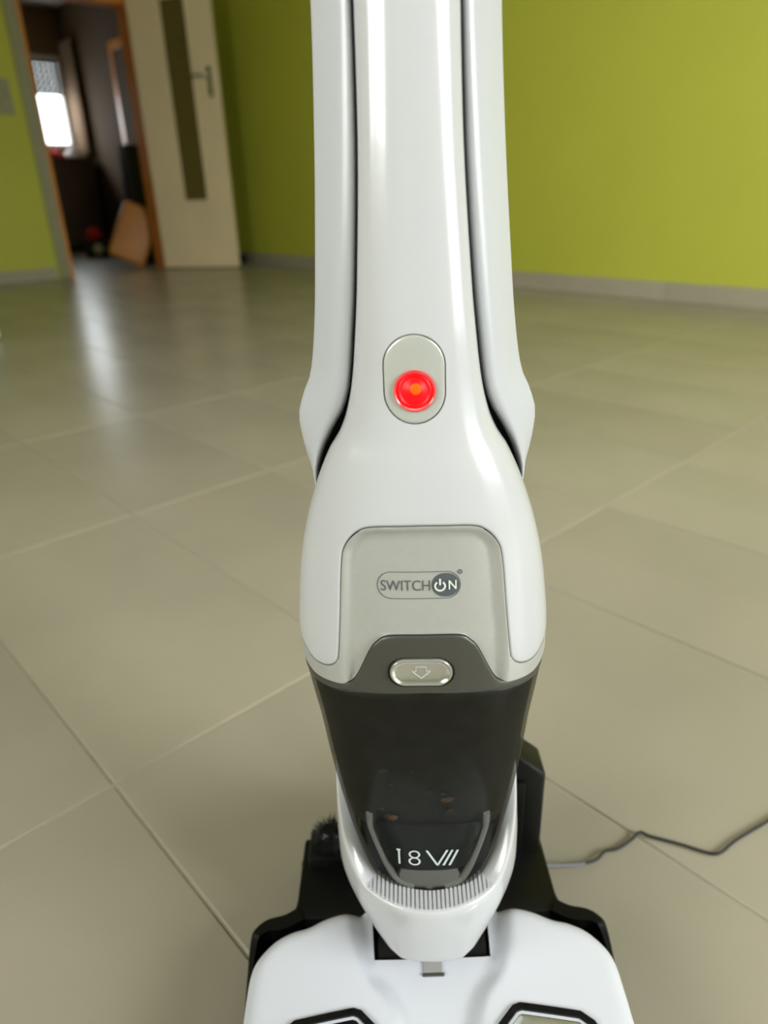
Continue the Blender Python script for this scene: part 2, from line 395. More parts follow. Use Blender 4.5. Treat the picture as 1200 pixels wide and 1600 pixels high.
# dark sideboard under the far window
sb = empty('sideboard', W(3.0, FAR_V+.2, 0)); props(sb, 'dark brown sideboard below the bright far window', 'sideboard'); o = W(3.0, FAR_V+.2, 0)
def sbp(name, box, m='dark_wood', bev=.004):
    bm = bmesh.new(); uvbox(bm, *box); bevel(bm, bev, 1); return from_bm(name, rel(bm), m, sb)
sbp('top', (2.3, 3.86, FAR_V+.003, FAR_V+.46, .98, 1.01)); sbp('carcass', (2.32, 3.84, FAR_V+.005, FAR_V+.43, .06, .98)); sbp('plinth', (2.36, 3.8, FAR_V+.03, FAR_V+.40, 0.0, .06), 'black_matte')
for k in range(3): sbp('cupboard_door', (2.34+.5*k, 2.82+.5*k, FAR_V+.43, FAR_V+.448, .1, .95))
def blob(name, c, s, m, label, cat, seed=1, amp=.25):
    bm = bmesh.new(); bmesh.ops.create_icosphere(bm, subdivisions=3, radius=1.0); rnd = random.Random(seed)
    ph = [rnd.uniform(0, 6) for _ in range(6)]
    for v in bm.verts:
        p = v.co.copy(); k = 1 + amp*(math.sin(3*p.x+ph[0])*math.sin(4*p.y+ph[1]) + .5*math.sin(6*p.z+ph[2]+2*p.x))
        q = p*k; q.z = max(q.z, -.55)
        v.co = Vector((q.x*s[0], q.y*s[1], (q.z+.55)*s[2]))
    ob = from_bm(name, bm, m, None, True); ob.location = c
    return props(ob, label, cat)
blob('folded_cloth', W(3.70, FAR_V+.25, 1.01), (.10, .09, .07), 'white_cloth', 'crumpled white cloth lying on the dark sideboard', 'cloth', 3)
blob('red_cloth', W(3.47, FAR_V+.26, 1.01), (.08, .07, .06), 'red_cloth', 'red cloth lying on the dark sideboard under the window', 'cloth', 5)
# door frame on the far side wall
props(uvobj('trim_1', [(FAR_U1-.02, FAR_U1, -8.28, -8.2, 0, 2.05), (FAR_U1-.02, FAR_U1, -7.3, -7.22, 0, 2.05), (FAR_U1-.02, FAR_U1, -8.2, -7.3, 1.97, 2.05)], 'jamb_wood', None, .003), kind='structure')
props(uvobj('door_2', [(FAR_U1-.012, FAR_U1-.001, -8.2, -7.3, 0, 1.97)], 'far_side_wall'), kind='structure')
# leaning wooden panel, black board, crate
def board(name, base, size, rx, rz, ry, m, label, cat, bev=.02, parts=None):
    root = empty(name, base); props(root, label, cat)
    R = Matrix.Rotation(rz, 4, 'Z') @ Matrix.Rotation(rx, 4, 'X') @ Matrix.Rotation(ry, 4, 'Y')
    bm = bmesh.new(); lbox(bm, -size[0]/2, size[0]/2, 0, size[1], 0, size[2]); bevel(bm, bev, 3); bm.transform(R)
    zmin = min(v.co.z for v in bm.verts)
    bmesh.ops.translate(bm, verts=bm.verts, vec=(0, 0, -zmin + .0008))
    from_bm('panel', bm, m, root, True)
    for nm, bx, mm in parts or []:
        bm = bmesh.new(); lbox(bm, *bx); bevel(bm, .004, 1); bm.transform(R); bmesh.ops.translate(bm, verts=bm.verts, vec=(0, 0, -zmin + .0008)); from_bm(nm, bm, mm, root)
    return root
board('wooden_panel', W(2.73, -6.16), (.31, .08, .48), math.radians(-10), math.radians(18), math.radians(27), 'tan_wood', 'tan wooden panel with rounded corners tilted on the floor in the doorway', 'panel', .038,
      [('batten', (-.10, .10, .0802, .092, .08, .12), 'dark_wood'), ('batten', (-.10, .10, .0802, .092, .30, .34), 'dark_wood')])
bb = empty('black_board', W(3.07, -6.48)); props(bb, 'tall narrow black board standing just behind the wooden door jamb', 'board')
o = W(3.07, -6.48)
bm = bmesh.new(); uvbox(bm, 3.01, 3.13, -6.56, -6.40, .0008, .97); bevel(bm, .006, 2); from_bm('panel', rel(bm), 'black_matte', bb)
bm = bmesh.new(); uvbox(bm, 3.004, 3.01, -6.54, -6.42, .02, .95); from_bm('edge_strip', rel(bm), 'black_plastic', bb)
cr = empty('small_crate', W(3.17, -7.75)); props(cr, 'small black crate on the floor just inside the doorway', 'crate')
for nm, bx in (('base', (-.11, .11, -.09, .09, .001, .015)), ('side', (-.11, .11, -.09, -.078, .015, .17)), ('side', (-.11, .11, .078, .09, .015, .17)), ('side', (-.11, -.098, -.078, .078, .015, .17)), ('side', (.098, .11, -.078, .078, .015, .17))):
    bm = bmesh.new(); lbox(bm, *bx); bevel(bm, .003, 1); from_bm(nm, bm, 'black_matte', cr)
bm = bmesh.new(); lathe(bm, [(0, 0), (.05, 0), (.05, .004), (0, .004)], (.03, -.0905, .09), (0, -1, 0), 20); from_bm('round_badge', bm, 'white_cloth', cr, True)
blob('red_bag', W(3.15, -7.76, .1712), (.075, .045, .075), 'red_cloth', 'red cloth bag resting on the small black crate', 'bag', 9, .18)
# small black adapter by the corner skirting
ad = empty('power_adapter', W(K_U - .07, V_LEFT + .20, 0)); props(ad, 'small black power adapter on the floor by the room corner', 'adapter')
bm = bmesh.new(); lbox(bm, -.06, .06, -.03, .03, .0006, .075); bevel(bm, .006, 2); from_bm('housing', bm, 'black_plastic', ad)
bm = bmesh.new(); lbox(bm, -.02, .01, -.0325, -.03, .02, .045); from_bm('sticker', bm, 'casing', ad)
bm = bmesh.new(); lbox(bm, .06, .085, -.012, .012, .012, .036); bevel(bm, .003, 1); from_bm('plug', bm, 'black_matte', ad)
# green bottle at the left edge
bt = empty('bottle', (-1.655, 3.05, 0)); props(bt, 'small green bottle standing on the tiles at the far left edge', 'bottle')
bm = bmesh.new(); lathe(bm, [(0, .0005), (.03, .0005), (.033, .006), (.033, .06), (.033, .12), (.024, .14), (.013, .15), (.013, .17)], (0, 0, 0)); from_bm('body', bm, 'bottle_green', bt, True)
bm = bmesh.new(); lathe(bm, [(.0335, .012), (.0335, .062)], (0, 0, 0)); from_bm('label_band', bm, 'white_cloth', bt, True)
bm = bmesh.new(); lathe(bm, [(.015, .165), (.015, .185), (.013, .187), (0, .187)], (0, 0, 0)); from_bm('cap', bm, 'white_cloth', bt, True)

# ------------------------------------------------------------------ the upright vacuum cleaner
VX, VY = 0.0232, 0.30
vac = empty('vacuum_cleaner', (VX, VY, 0))
props(vac, 'white and silver cordless upright vacuum cleaner with glowing red light standing in its dock', 'vacuum cleaner')
# body surface: height, half width, front depth, side depth (metres)
PROF = [(.1119, .0356, -.008, .028), (.1388, .0452, -.010, .030), (.1694, .0521, -.0115, .030), (.1942, .0563, -.013, .030), (.2179, .0597, -.0148, .031),
        (.2477, .0631, -.0168, .032), (.2676, .0662, -.018, .033), (.2856, .0682, -.0185, .033), (.3071, .0678, -.018, .033), (.3283, .0658, -.0165, .032),
        (.349, .0626, -.0145, .030), (.3686, .0579, -.012, .028), (.3886, .0513, -.009, .026), (.4076, .0429, -.006, .024), (.4154, .0379, -.0045, .022),
        (.4256, .0335, -.003, .020), (.4413, .0297, -.001, .018), (.4588, .0274, 0, .018), (.4836, .0250, .002, .019), (.548, .0213, .007, .024),
        (.587, .0206, .010, .028), (.75, .0192, .026, .043), (.95, .0185, .045, .062)]
def hermite(tab, z, k):
    n = len(tab)
    if z <= tab[0][0]: return tab[0][k]
    if z >= tab[-1][0]: return tab[-1][k]
    for i in range(n-1):
        if tab[i][0] <= z <= tab[i+1][0]: break
    def slope(j):
        if j == 0 or j == n-1: return 0.0 if False else ((tab[1][k]-tab[0][k])/(tab[1][0]-tab[0][0]) if j == 0 else (tab[-1][k]-tab[-2][k])/(tab[-1][0]-tab[-2][0]))
        d0 = (tab[j][k]-tab[j-1][k])/(tab[j][0]-tab[j-1][0]); d1 = (tab[j+1][k]-tab[j][k])/(tab[j+1][0]-tab[j][0])
        return 0.0 if d0*d1 <= 0 else 2*d0*d1/(d0+d1)
    h = tab[i+1][0]-tab[i][0]; t = (z-tab[i][0])/h
    return (2*t**3-3*t*t+1)*tab[i][k] + (t**3-2*t*t+t)*h*slope(i) + (-2*t**3+3*t*t)*tab[i+1][k] + (t**3-t*t)*h*slope(i+1)
NE = 2.5
YAW = math.radians(-2.0)
def body_xf(p):
    """the whole upright leans a touch sideways and is turned a little on its swivel joint"""
    x, y, z = p; y -= .033
    c, s = math.cos(YAW), math.sin(YAW)
    x, y = x*c - y*s, x*s + y*c
    return Vector((x - .0127*z, y + .033, z))
def raw(a, z):
    w, yf, yl = hermite(PROF, z, 1), hermite(PROF, z, 2), hermite(PROF, z, 3)
    s, c = math.sin(a), max(0.0, math.cos(a))
    return Vector((w*math.copysign(abs(s)**(2/NE), s), yl - (yl-yf)*c**(2/NE), z))
def raw_n(a, z):
    e = .01
    a0, a1 = max(-math.pi/2, a-e), min(math.pi/2, a+e)
    n = (raw(a1, z)-raw(a0, z)).cross(raw(a, z+.0015)-raw(a, z-.0015))
    return n.normalized()
def surf(a, z, off=0.0):
    a = max(-math.pi/2, min(math.pi/2, a))
    return raw(a, z) + raw_n(a, z)*off
KA = .06
def to_a(x, z):
    w = hermite(PROF, z, 1); q = min(1.0, abs(x)/w)
    return math.copysign(math.asin(min(1.0, q**(NE/2))), x)*KA
def inside(p, loop):
    x, y = p; r = False; j = len(loop)-1
    for i in range(len(loop)):
        xi, yi = loop[i]; xj, yj = loop[j]
        if (yi > y) != (yj > y) and x < (xj-xi)*(y-yi)/(yj-yi)+xi: r = not r
        j = i
    return r
def seg_dist(p, loop):
    d = 9.0; px, py = p
    for i in range(len(loop)):
        ax, ay = loop[i-1]; bx, by = loop[i]; vx, vy = bx-ax, by-ay
        L = vx*vx+vy*vy; t = 0 if L == 0 else max(0, min(1, ((px-ax)*vx+(py-ay)*vy)/L))
        d = min(d, math.hypot(px-ax-t*vx, py-ay-t*vy))
    return d
def resample(loop, step):
    out = []
    for i in range(len(loop)):
        a, b = loop[i], loop[(i+1) % len(loop)]
        L = math.hypot(b[0]-a[0], b[1]-a[1]); n = max(1, int(round(L/step)))
        if L < 1e-7: continue
        for k in range(n): out.append((a[0]+(b[0]-a[0])*k/n, a[1]+(b[1]-a[1])*k/n))
    return out
def area2(l): return sum(l[i-1][0]*l[i][1]-l[i][0]*l[i-1][1] for i in range(len(l)))
def inset(loop, d):
    n = len(loop); sg = 1 if area2(loop) > 0 else -1; out = []
    for i in range(n):
        ax, ay = loop[i-1]; bx, by = loop[i]; cx, cy = loop[(i+1) % n]
        n1 = (-(by-ay), bx-ax); n2 = (-(cy-by), cx-bx)
        l1 = math.hypot(*n1) or 1; l2 = math.hypot(*n2) or 1
        mx, my = n1[0]/l1+n2[0]/l2, n1[1]/l1+n2[1]/l2; L = math.hypot(mx, my) or 1
        k = d*sg*min(2.0, 2/L)/L
        out.append((bx+mx*k, by+my*k))
    return out
def fill(outer, holes, step, rings=()):
    loops = [resample(outer, step)] + [resample(h, step) for h in holes]
    if area2(loops[0]) < 0: loops[0].reverse()
    pts = [p for l in loops for p in l]; edges = []; k = 0
    for l in loops:
        n = len(l); edges += [(k+i, k+(i+1) % n) for i in range(n)]; k += n
    nb = k; rmax = max(rings) if rings else 0
    extra = []
    for d in rings:
        for q in inset(loops[0], d):
            if inside(q, loops[0]) and seg_dist(q, loops[0]) > d*.85 and not any(inside(q, h) for h in holes): extra.append(q)
    xs = [p[0] for p in loops[0]]; ys = [p[1] for p in loops[0]]
    y = min(ys) + step*.5; row = 0
    while y < max(ys):
        x = min(xs) + (step*.5 if row % 2 else 0)
        while x < max(xs):
            q = (x, y)
            if inside(q, loops[0]) and not any(inside(q, h) for h in holes) and min(seg_dist(q, l) for l in loops) > rmax + step*.5: extra.append(q)
            x += step
        y += step*.87; row += 1
    allp = [Vector(p) for p in pts + extra]
    vs, es, fs, ov, oe, of = delaunay_2d_cdt(allp, edges, [], 0, 1e-7)
    tri = []
    for f in fs:
        cx = sum(vs[i][0] for i in f)/len(f); cy = sum(vs[i][1] for i in f)/len(f)
        if inside((cx, cy), loops[0]) and not any(inside((cx, cy), h) for h in loops[1:]):
            a, b, c = (vs[f[0]], vs[f[1]], vs[f[2]])
            if (b[0]-a[0])*(c[1]-a[1])-(b[1]-a[1])*(c[0]-a[0]) < 0: f = f[::-1]
            tri.append(tuple(f))
    use = {}
    for f in tri:
        for i in range(3):
            a, b = f[i], f[(i+1) % 3]; use[(a, b)] = 1
    bnd = [(a, b) for (a, b) in use if (b, a) not in use]
    return [tuple(v) for v in vs], tri, bnd, loops
def shell(name, outer, m, parent, top, bot, holes=(), step=.003, rings=(), smooth=True, xf=None, base=False):
    """a panel with real thickness: top(p)->3d, bot(p)->3d for the wall's lower rim"""
    vs, tri, bnd, loops = fill(outer, holes, step, rings)
    V3 = [top(p, loops[0]) for p in vs]; F = list(tri)
    mp = {}
    for a, b in bnd:
        for i in (a, b):
            if i not in mp: mp[i] = (len(V3), len(V3)+1); V3 += [V3[i], bot(vs[i])]
    F += [(mp[a][0], mp[a][1], mp[b][1], mp[b][0]) for a, b in bnd]
    if base:
        k = len(V3); V3 += [bot(p) for p in vs]; F += [tuple(k+i for i in f[::-1]) for f in tri]
    if xf: V3 = [xf(p) for p in V3]
    return from_py(name, V3, F, m, parent, smooth)
def sheet(name, pts_xz, m, parent, off=0.0, thick=.0016, offfn=None, holes=(), step=.003, rings=(), rnd=0.0):
    o2 = [(to_a(x, z), z) for x, z in pts_xz]; h2 = [[(to_a(x, z), z) for x, z in h] for h in holes]
    def top(p, loop):
        f = off + (offfn(p, loop) if offfn else 0.0)
        if rnd:
            d = min(seg_dist(p, loop), rnd); f -= rnd*.6*(1-math.sqrt(max(0, 1-(1-d/rnd)**2)))
        return surf(p[0]/KA, p[1], f)
    return shell(name, o2, m, parent, top, lambda p: surf(p[0]/KA, p[1], off-thick), h2, step, rings, True, body_xf)
def mirror(half):
    """half: x>=0 points listed from the top centre to the bottom centre"""
    return [(x, z) for x, z in half] + [(-x, z) for x, z in half[::-1] if x > 1e-6]
def stadium(cx, cz, hx, hz, n=14, tilt=0.0):
    r = min(hx, hz); out = []
    for q, (sx, sz) in enumerate(((1, 1), (-1, 1), (-1, -1), (1, -1))):
        for i in range(n+1):
            a = math.pi/2*(q + i/n); out.append((sx*(hx-r) + r*math.cos(a), sz*(hz-r) + r*math.sin(a)))
    ct, st = math.cos(tilt), math.sin(tilt); res = []
    for x, z in out:
        p = (cx + x*ct - z*st, cz + x*st + z*ct)
        if not res or math.hypot(p[0]-res[-1][0], p[1]-res[-1][1]) > 1e-6: res.append(p)
    if math.hypot(res[0][0]-res[-1][0], res[0][1]-res[-1][1]) < 1e-6: res.pop()
    return res

# -- inner core (dark), seen only through the joints; its rear is the dark back shell
def loft_core(name, z0, z1, n, insetm, back, m, deep=0.0, a_n=40):
    vs, fs = [], []; rows = []
    for i in range(n+1):
        z = z0 + (z1-z0)*i/n; row = []
        w, yf, yl = hermite(PROF, z, 1), hermite(PROF, z, 2), hermite(PROF, z, 3)
        for k in range(a_n):
            a = -math.pi/2 + math.pi*k/(a_n-1); p = surf(a, z, -insetm - deep*max(0.0, math.cos(a))**.5); row.append(p)
        for k in range(1, 16):
            a = math.pi*k/16; row.append(Vector(((w-insetm)*math.cos(a), yl + back(z)*math.sin(a), z)))
        rows.append(len(vs)); vs += row
    L = a_n + 15
    for i in range(n):
        for k in range(L):
            fs.append((rows[i]+k, rows[i]+(k+1) % L, rows[i+1]+(k+1) % L, rows[i+1]+k))
    fs.append(tuple(rows[0]+k for k in range(L))[::-1]); fs.append(tuple(rows[-1]+k for k in range(L)))
    return from_py(name, [body_xf(v) for v in vs], fs, m, vac, True)
loft_core('inner_body', .262, .43, 40, .0009, lambda z: .050 if z < .37 else .050 - (z-.37)*.55, 'seam', .008)
loft_core('inner_neck', .43, .95, 60, .0009, lambda z: .010, 'seam', .0035)
# -- white front cover: neck and shoulders down to the silver panel, with two side lobes
PAN = [(0.0, .3791), (.0219, .3783), (.0302, .3754), (.0363, .3684), (.0387, .3594), (.0408, .3349), (.0429, .3130), (.0439, .3052)]
LOBE = [(.0439, .3052), (.0462, .3014), (.0506, .2985), (.0568, .2978), (.0625, .3005)]
pan_c = catmull(PAN, 5); lobe_c = catmull(LOBE, 5)
def sidew(z): return hermite(PROF, z, 1)*.99999
right_edge = [(sidew(z), z) for z in [.3045 + (.95-.3045)*i/180 for i in range(181)]]
half = pan_c[:-1] + lobe_c + [(.0662, .3022)] + right_edge          # from panel top centre, round the lobe, up the side
outline = half + [(-x, z) for x, z in half[::-1] if x > 1e-6]
led_plate = stadium(-.0012, .4450, .01345, .0191)
sheet('front_cover', outline, 'white_plastic', vac, 0.0, .0022, holes=[inset(led_plate, -.0004)], step=.0035, rings=(.0006, .0015), rnd=.0015)
# -- silver panel under the cover
SB = [(0.0, .3224), (.0176, .3219), (.0241, .3179), (.0278, .3128), (.0343, .2987), (.0381, .2927), (.0429, .2903), (.0561, .2890), (.0612, .2903)]
sb_c = catmull(SB, 5)
g = .0004
pan_in = inset(mirror(pan_c + [(.0439, .3052)]), 0)
silver_half = [(max(0, x-g) if z < .376 else x, z-g) for x, z in pan_c] + [(x, z-g) for x, z in lobe_c] + [(.0662, .3015), (.0672, .297), (.0664, .2935)] + sb_c[::-1]
sil_out = mirror(silver_half)
pan_a = [(to_a(x, z), z) for x, z in mirror(pan_c)]
def sil_off(p, loop):
    # recessed centre field with a sloping border on the top and sides
    x = abs(p[0]); z = p[1]
    d = seg_dist((p[0], max(z, .300)), [(to_a(x_, z_), z_) for x_, z_ in ([(-.0439, .29)] + [(-a, b) for a, b in PAN[::-1]] + PAN[1:] + [(.0439, .29)])]) if x < to_a(.0439, .31) or z > .3 else 0
    ins = inside((p[0], max(z, .3001)), PAN_A)
    if not ins: return 0.0
    t = max(0, min(1, (d-.001)/.0062)); return -.0026*t*t*(3-2*t)
PAN_A = [(to_a(x, z), z) for x, z in mirror(pan_c + [(.0445, .300)])]
def sil_off(p, loop):
    q = (p[0], max(p[1], .3205))
    if not inside(q, PAN_A): return 0.0
    d = min(seg_dist(q, PAN_A[:]) , .02)
    t = max(0, min(1, (d-.0008)/.0052)); return -.0036*t*t*(3-2*t)
sheet('silver_panel', sil_out, 'silver_paint', vac, -.0003, .0022, offfn=sil_off, step=.0025, rings=(.0006, .0014, .003, .005), rnd=.0)
# -- charcoal lid of the dust bin with the release button
CB = [(0.0, .2879), (.0343, .2863), (.0501, .2833), (.0590, .2826)]
cb_c = catmull(CB, 5)
lid_half = [(x, z-.0006) for x, z in sb_c] + [(.0655, .2905), (.0672, .2885), (.0676, .2838)] + cb_c[::-1]
btn = stadium(-.0018, .3011, .0162, .0082)
sheet('bin_lid', mirror(lid_half), 'charcoal', vac, -.0014, .003, holes=[btn], step=.0025, rings=(.0006, .0014), rnd=.0012)

# frame on the body surface
def frame(x, z, off=0.0):
    a = to_a(x, z)/KA; o = surf(a, z, off); n = raw_n(a, z)
    tx = Vector((1, 0, 0)); tx = (tx - n*tx.dot(n)).normalized(); tz = n.cross(tx) * -1
    if tz.z < 0: tz = -tz
    return o, tx, tz, n
def loops_part(name, cx, cz, loops, m, parent, cap=True, off=0.0, smooth=True):
    """stack of closed 2d loops [(pts, height)] standing on the surface at cx, cz"""
    o, tx, tz, n = frame(cx, cz, off); vs, fs = [], []
    for pts, h in loops: vs += [body_xf(o + tx*x + tz*z + n*h) for x, z in pts]
    L = len(loops[0][0])
    for i in range(len(loops)-1):
        for k in range(L): fs.append((i*L+k, i*L+(k+1) % L, (i+1)*L+(k+1) % L, (i+1)*L+k))
    if cap: fs.append(tuple((len(loops)-1)*L+k for k in range(L)))
    ob = from_py(name, vs, fs, m, parent, smooth)
    if smooth: ob.data.set_sharp_from_angle(angle=math.radians(50))
    return ob
S = lambda hx, hz: stadium(0, 0, hx, hz)
rb = loops_part('release_button', -.0018, .3011, [(S(.0158, .0079), -.006), (S(.0158, .0079), .0002), (S(.0153, .0074), .0008), (S(.0146, .0067), .0008), (S(.0138, .0059), -.0002), (S(.0120, .0048), -.0006), (S(.004, .0008), -.0008)], 'chrome_button', vac, off=-.0014)
loops_part('button_well', -.0018, .3011, [(S(.0166, .0086), .0001), (S(.0166, .0086), -.0055)], 'black_plastic', vac, cap=True, off=-.0014)
# raised arrow on the button
def flat(name, cx, cz, polys, m, parent, off, h=.0004):
    o, tx, tz, n = frame(cx, cz, off); bm = bmesh.new()
    for poly in polys:
        lo = [bm.verts.new(body_xf(o + tx*x + tz*z)) for x, z in poly]; hi = [bm.verts.new(body_xf(o + tx*x + tz*z + n*h)) for x, z in poly]
        bm.faces.new(hi); bm.faces.new(lo[::-1])
        for k in range(len(poly)): bm.faces.new((lo[k], lo[(k+1) % len(poly)], hi[(k+1) % len(poly)], hi[k]))
    return from_bm(name, bm, m, parent)
def strip(pts, w, closed=True):
    out = []; n = len(pts)
    for i in range(n if closed else n-1):
        ax, az = pts[i]; bx, bz = pts[(i+1) % n]; L = math.hypot(bx-ax, bz-az); nx, nz = -(bz-az)/L*w/2, (bx-ax)/L*w/2
        out.append([(ax+nx, az+nz), (ax-nx, az-nz), (bx-nx, bz-nz), (bx+nx, bz+nz)])
    return out
flat('arrow', -.0018, .3011, strip([(-.0048, .0002), (0, -.0040), (.0048, .0002), (.0026, .0002), (.0026, .0028), (-.0026, .0028), (-.0026, .0002)], .0005), 'brushed_silver', rb, -.0024, .0006)

# -- light plate with the red lamp
lp = sheet('light_plate', led_plate, 'brushed_silver', vac, -.0002, .002, step=.003, rings=(.0006, .0012), rnd=.001)
sheet('plate_groove', inset(led_plate, -.0006), 'seam', vac, -.0009, .001, step=.003)
def ring_lathe(name, cx, cz, prof, m, parent, off=0.0):
    o, tx, tz, n = frame(cx, cz, off); bm = bmesh.new()
    nn = 40; rings = []
    for r, h in prof:
        if r < 1e-6: rings.append([bm.verts.new(body_xf(o+n*h))])
        else: rings.append([bm.verts.new(body_xf(o + n*h + (tx*math.cos(2*math.pi*i/nn) + tz*math.sin(2*math.pi*i/nn))*r)) for i in range(nn)])
    for a, b in zip(rings, rings[1:]):
        for i in range(nn):
            j = (i+1) % nn
            if len(b) == 1: bm.faces.new((a[i], a[j], b[0]))
            else: bm.faces.new((a[i], a[j], b[j], b[i]))
    return from_bm(name, bm, m, parent, True)
LX, LZ = -.0012, .4401
ring_lathe('lamp_rim', LX, LZ, [(.0092, -.001), (.0092, .0006), (.0088, .0010), (.0083, .0006), (.0083, -.0008)], 'led_ring', lp)
lens = ring_lathe('lamp_lens', LX, LZ, [(.0083, -.0006), (.0078, .0002), (.0068, .0009), (.0060, .0004), (.0052, .0006), (.0036, .0018), (.0018, .0024), (0, .0026)], 'led_red', lp)
ring_lathe('lamp_core', LX+.0004, LZ+.0012, [(.0026, .0012), (.0024, .0026), (.0014, .0030), (0, .0031)], 'led_core', lens)

# -- printed marks
def text_mesh(body, size, shear=0.0, bold=0.0):
    cu = bpy.data.curves.new('t', 'FONT'); cu.body = body; cu.size = size; cu.align_x = 'CENTER'; cu.align_y = 'CENTER'; cu.resolution_u = 4; cu.offset = bold
    ob = bpy.data.objects.new('t', cu); COL.objects.link(ob)
    dg = bpy.context.evaluated_depsgraph_get(); ev = ob.evaluated_get(dg); me = ev.to_mesh()
    vs = [(v.co.x, v.co.y) for v in me.vertices]; fs = [tuple(p.vertices) for p in me.polygons]
    ev.to_mesh_clear(); bpy.data.objects.remove(ob); bpy.data.curves.remove(cu)
    x0, x1 = min(v[0] for v in vs), max(v[0] for v in vs); y0, y1 = min(v[1] for v in vs), max(v[1] for v in vs)
    return [((x-x0)/(x1-x0)-.5, (y-y0)/(y1-y0)-.5) for x, y in vs], fs
def printed(name, body, cx, cz, wx, hz, m, parent, off, tilt=0.0, bold=0.0, offs=None):
    vs, fs = text_mesh(body, 1.0, 0, bold); ct, st = math.cos(tilt), math.sin(tilt); out = []
    for x, y in vs:
        x, y = x*wx, y*hz; X, Z = cx + x*ct - y*st, cz + x*st + y*ct
        out.append(body_xf(surf(to_a(X, Z)/KA, Z, off)))
    return from_py(name, out, fs, m, parent)
PO = -.0003 - .0036 + .0002            # just on the recessed silver field
TL = math.radians(0.0)
logo = sheet('logo_outline', stadium(-.0019, .3481, .0206, .0071), 'print_grey', vac, PO, .0001, holes=[stadium(-.0019, .3481, .0203, .0068)], step=.0016)
printed('logo_lettering', 'SWITCH', -.0085, .3481, .0242, .0054, 'print_grey', logo, PO+.0001, TL, -.004)
disc = sheet('logo_disc', stadium(.0112, .3481, .0068, .0061), 'print_grey', vac, PO, .0001, step=.0014)
printed('logo_lettering', 'N', .01465, .3482, .0039, .0047, 'print_white', disc, PO+.0004, 0, .01)
def arc(cx, cz, r, a0, a1, w, n=18, sx=1.0):
    return strip([(cx + sx*r*math.cos(a0+(a1-a0)*i/n), cz + r*math.sin(a0+(a1-a0)*i/n)) for i in range(n+1)], w, False)
flat('power_symbol', .0085, .3481, arc(0, -.0004, .0024, math.radians(125), math.radians(415), .0009) + [[(-.00045, .0001), (.00045, .0001), (.00045, .0034), (-.00045, .0034)]], 'print_white', disc, PO+.0003, .0001)
flat('registered_mark', .0184, .3546, arc(0, 0, .0010, 0, 2*math.pi, .0003, 16), 'print_grey', logo, PO+.0001, .0001)
printed('registered_letter', 'R', .0184, .3546, .0008, .0011, 'print_grey', logo, PO+.0003)

# -- smoked dust bin
def ring_section(z, off=0.0, n=48, back=.040):
    w, yf, yl = hermite(PROF, z, 1), hermite(PROF, z, 2), hermite(PROF, z, 3); row = []
    for k in range(n):
        a = -math.pi/2 + math.pi*k/(n-1); p = surf(a, z, off); row.append(p)
    for k in range(1, 20):
        a = math.pi*k/20; row.append(Vector(((w+off)*math.cos(a), yl + (back+off)*math.sin(a), z)))
    return row
def closed_loft(name, rows, m, parent, cap0=True, cap1=True, xf=body_xf):
    vs = [xf(p) for r in rows for p in r]; L = len(rows[0]); fs = []
    for i in range(len(rows)-1):
        for k in range(L): fs.append((i*L+k, i*L+(k+1) % L, (i+1)*L+(k+1) % L, (i+1)*L+k))
    if cap0: fs.append(tuple(range(L))[::-1])
    if cap1: fs.append(tuple((len(rows)-1)*L + k for k in range(L)))
    return from_py(name, vs, fs, m, parent, True)
def lid_line(x): # lower rim of the charcoal lid
    x = abs(x); t = [(0, .2879), (.0343, .2863), (.0501, .2833), (.07, .2815)]
    for i in range(3):
        if x <= t[i+1][0]: return t[i][1] + (t[i+1][1]-t[i][1])*(x-t[i][0])/(t[i+1][0]-t[i][0])
    return .2815
rows = []
for i in range(31):
    z = .120 + (.2885-.120)*i/30
    row = ring_section(z, -.0021 if i else -.004)
    rows.append([Vector((p.x, p.y, min(p.z, lid_line(p.x)-.0005))) for p in row])
dust_bin = closed_loft('dust_bin', rows, 'smoked', vac, True, False)
# rim step just under the lid
rows = []
for z, off in ((.2745, -.0016), (.2752, -.0010), (.2800, -.0010), (.2806, -.0016)): rows.append(ring_section(z, off))
# inner filter drum, dirt and the dark shield that carries the print
rows = [[Vector((p.x*.992, .031 + (p.y-.031)*.95, min(p.z, lid_line(p.x)-.002))) for p in ring_section(z, -.0036)] for z in [.176 + .110*i/12 for i in range(13)]]
closed_loft('filter_drum', rows, 'bin_inner', vac)
rows = [[Vector((p.x*.82, .031 + (p.y-.031)*.66, p.z)) for p in ring_section(z, -.004)] for z in (.124, .14, .16, .178)]
closed_loft('bin_core', rows, 'bin_shield', vac)
SHD = [(0, .1860), (.0300, .1845), (.0330, .1800), (.0290, .1640), (.0235, .1490), (.0190, .1462), (0.0, .1462)]
shield = sheet('bin_shield', mirror(SHD), 'bin_shield', vac, -.0036, .001, step=.003)
for s in (-1, 1):
    pts = catmull([(s*.0365, .188), (s*.0362, .176), (s*.0315, .158), (s*.0262, .142), (s*.0205, .133), (s*.010, .1295)], 5)
    bm = bmesh.new(); tube(bm, [body_xf(surf(to_a(x, z)/KA, z, -.0048)) for x, z in pts], .0022, 8); from_bm('bin_strut', bm, 'clear_grey', vac, True)
sheet('bin_foot', mirror([(0, .1450), (.017, .1450), (.0195, .1400), (.0180, .1290), (0, .1270)]), 'clear_grey', vac, -.0040, .004, step=.003)
rnd = random.Random(4)
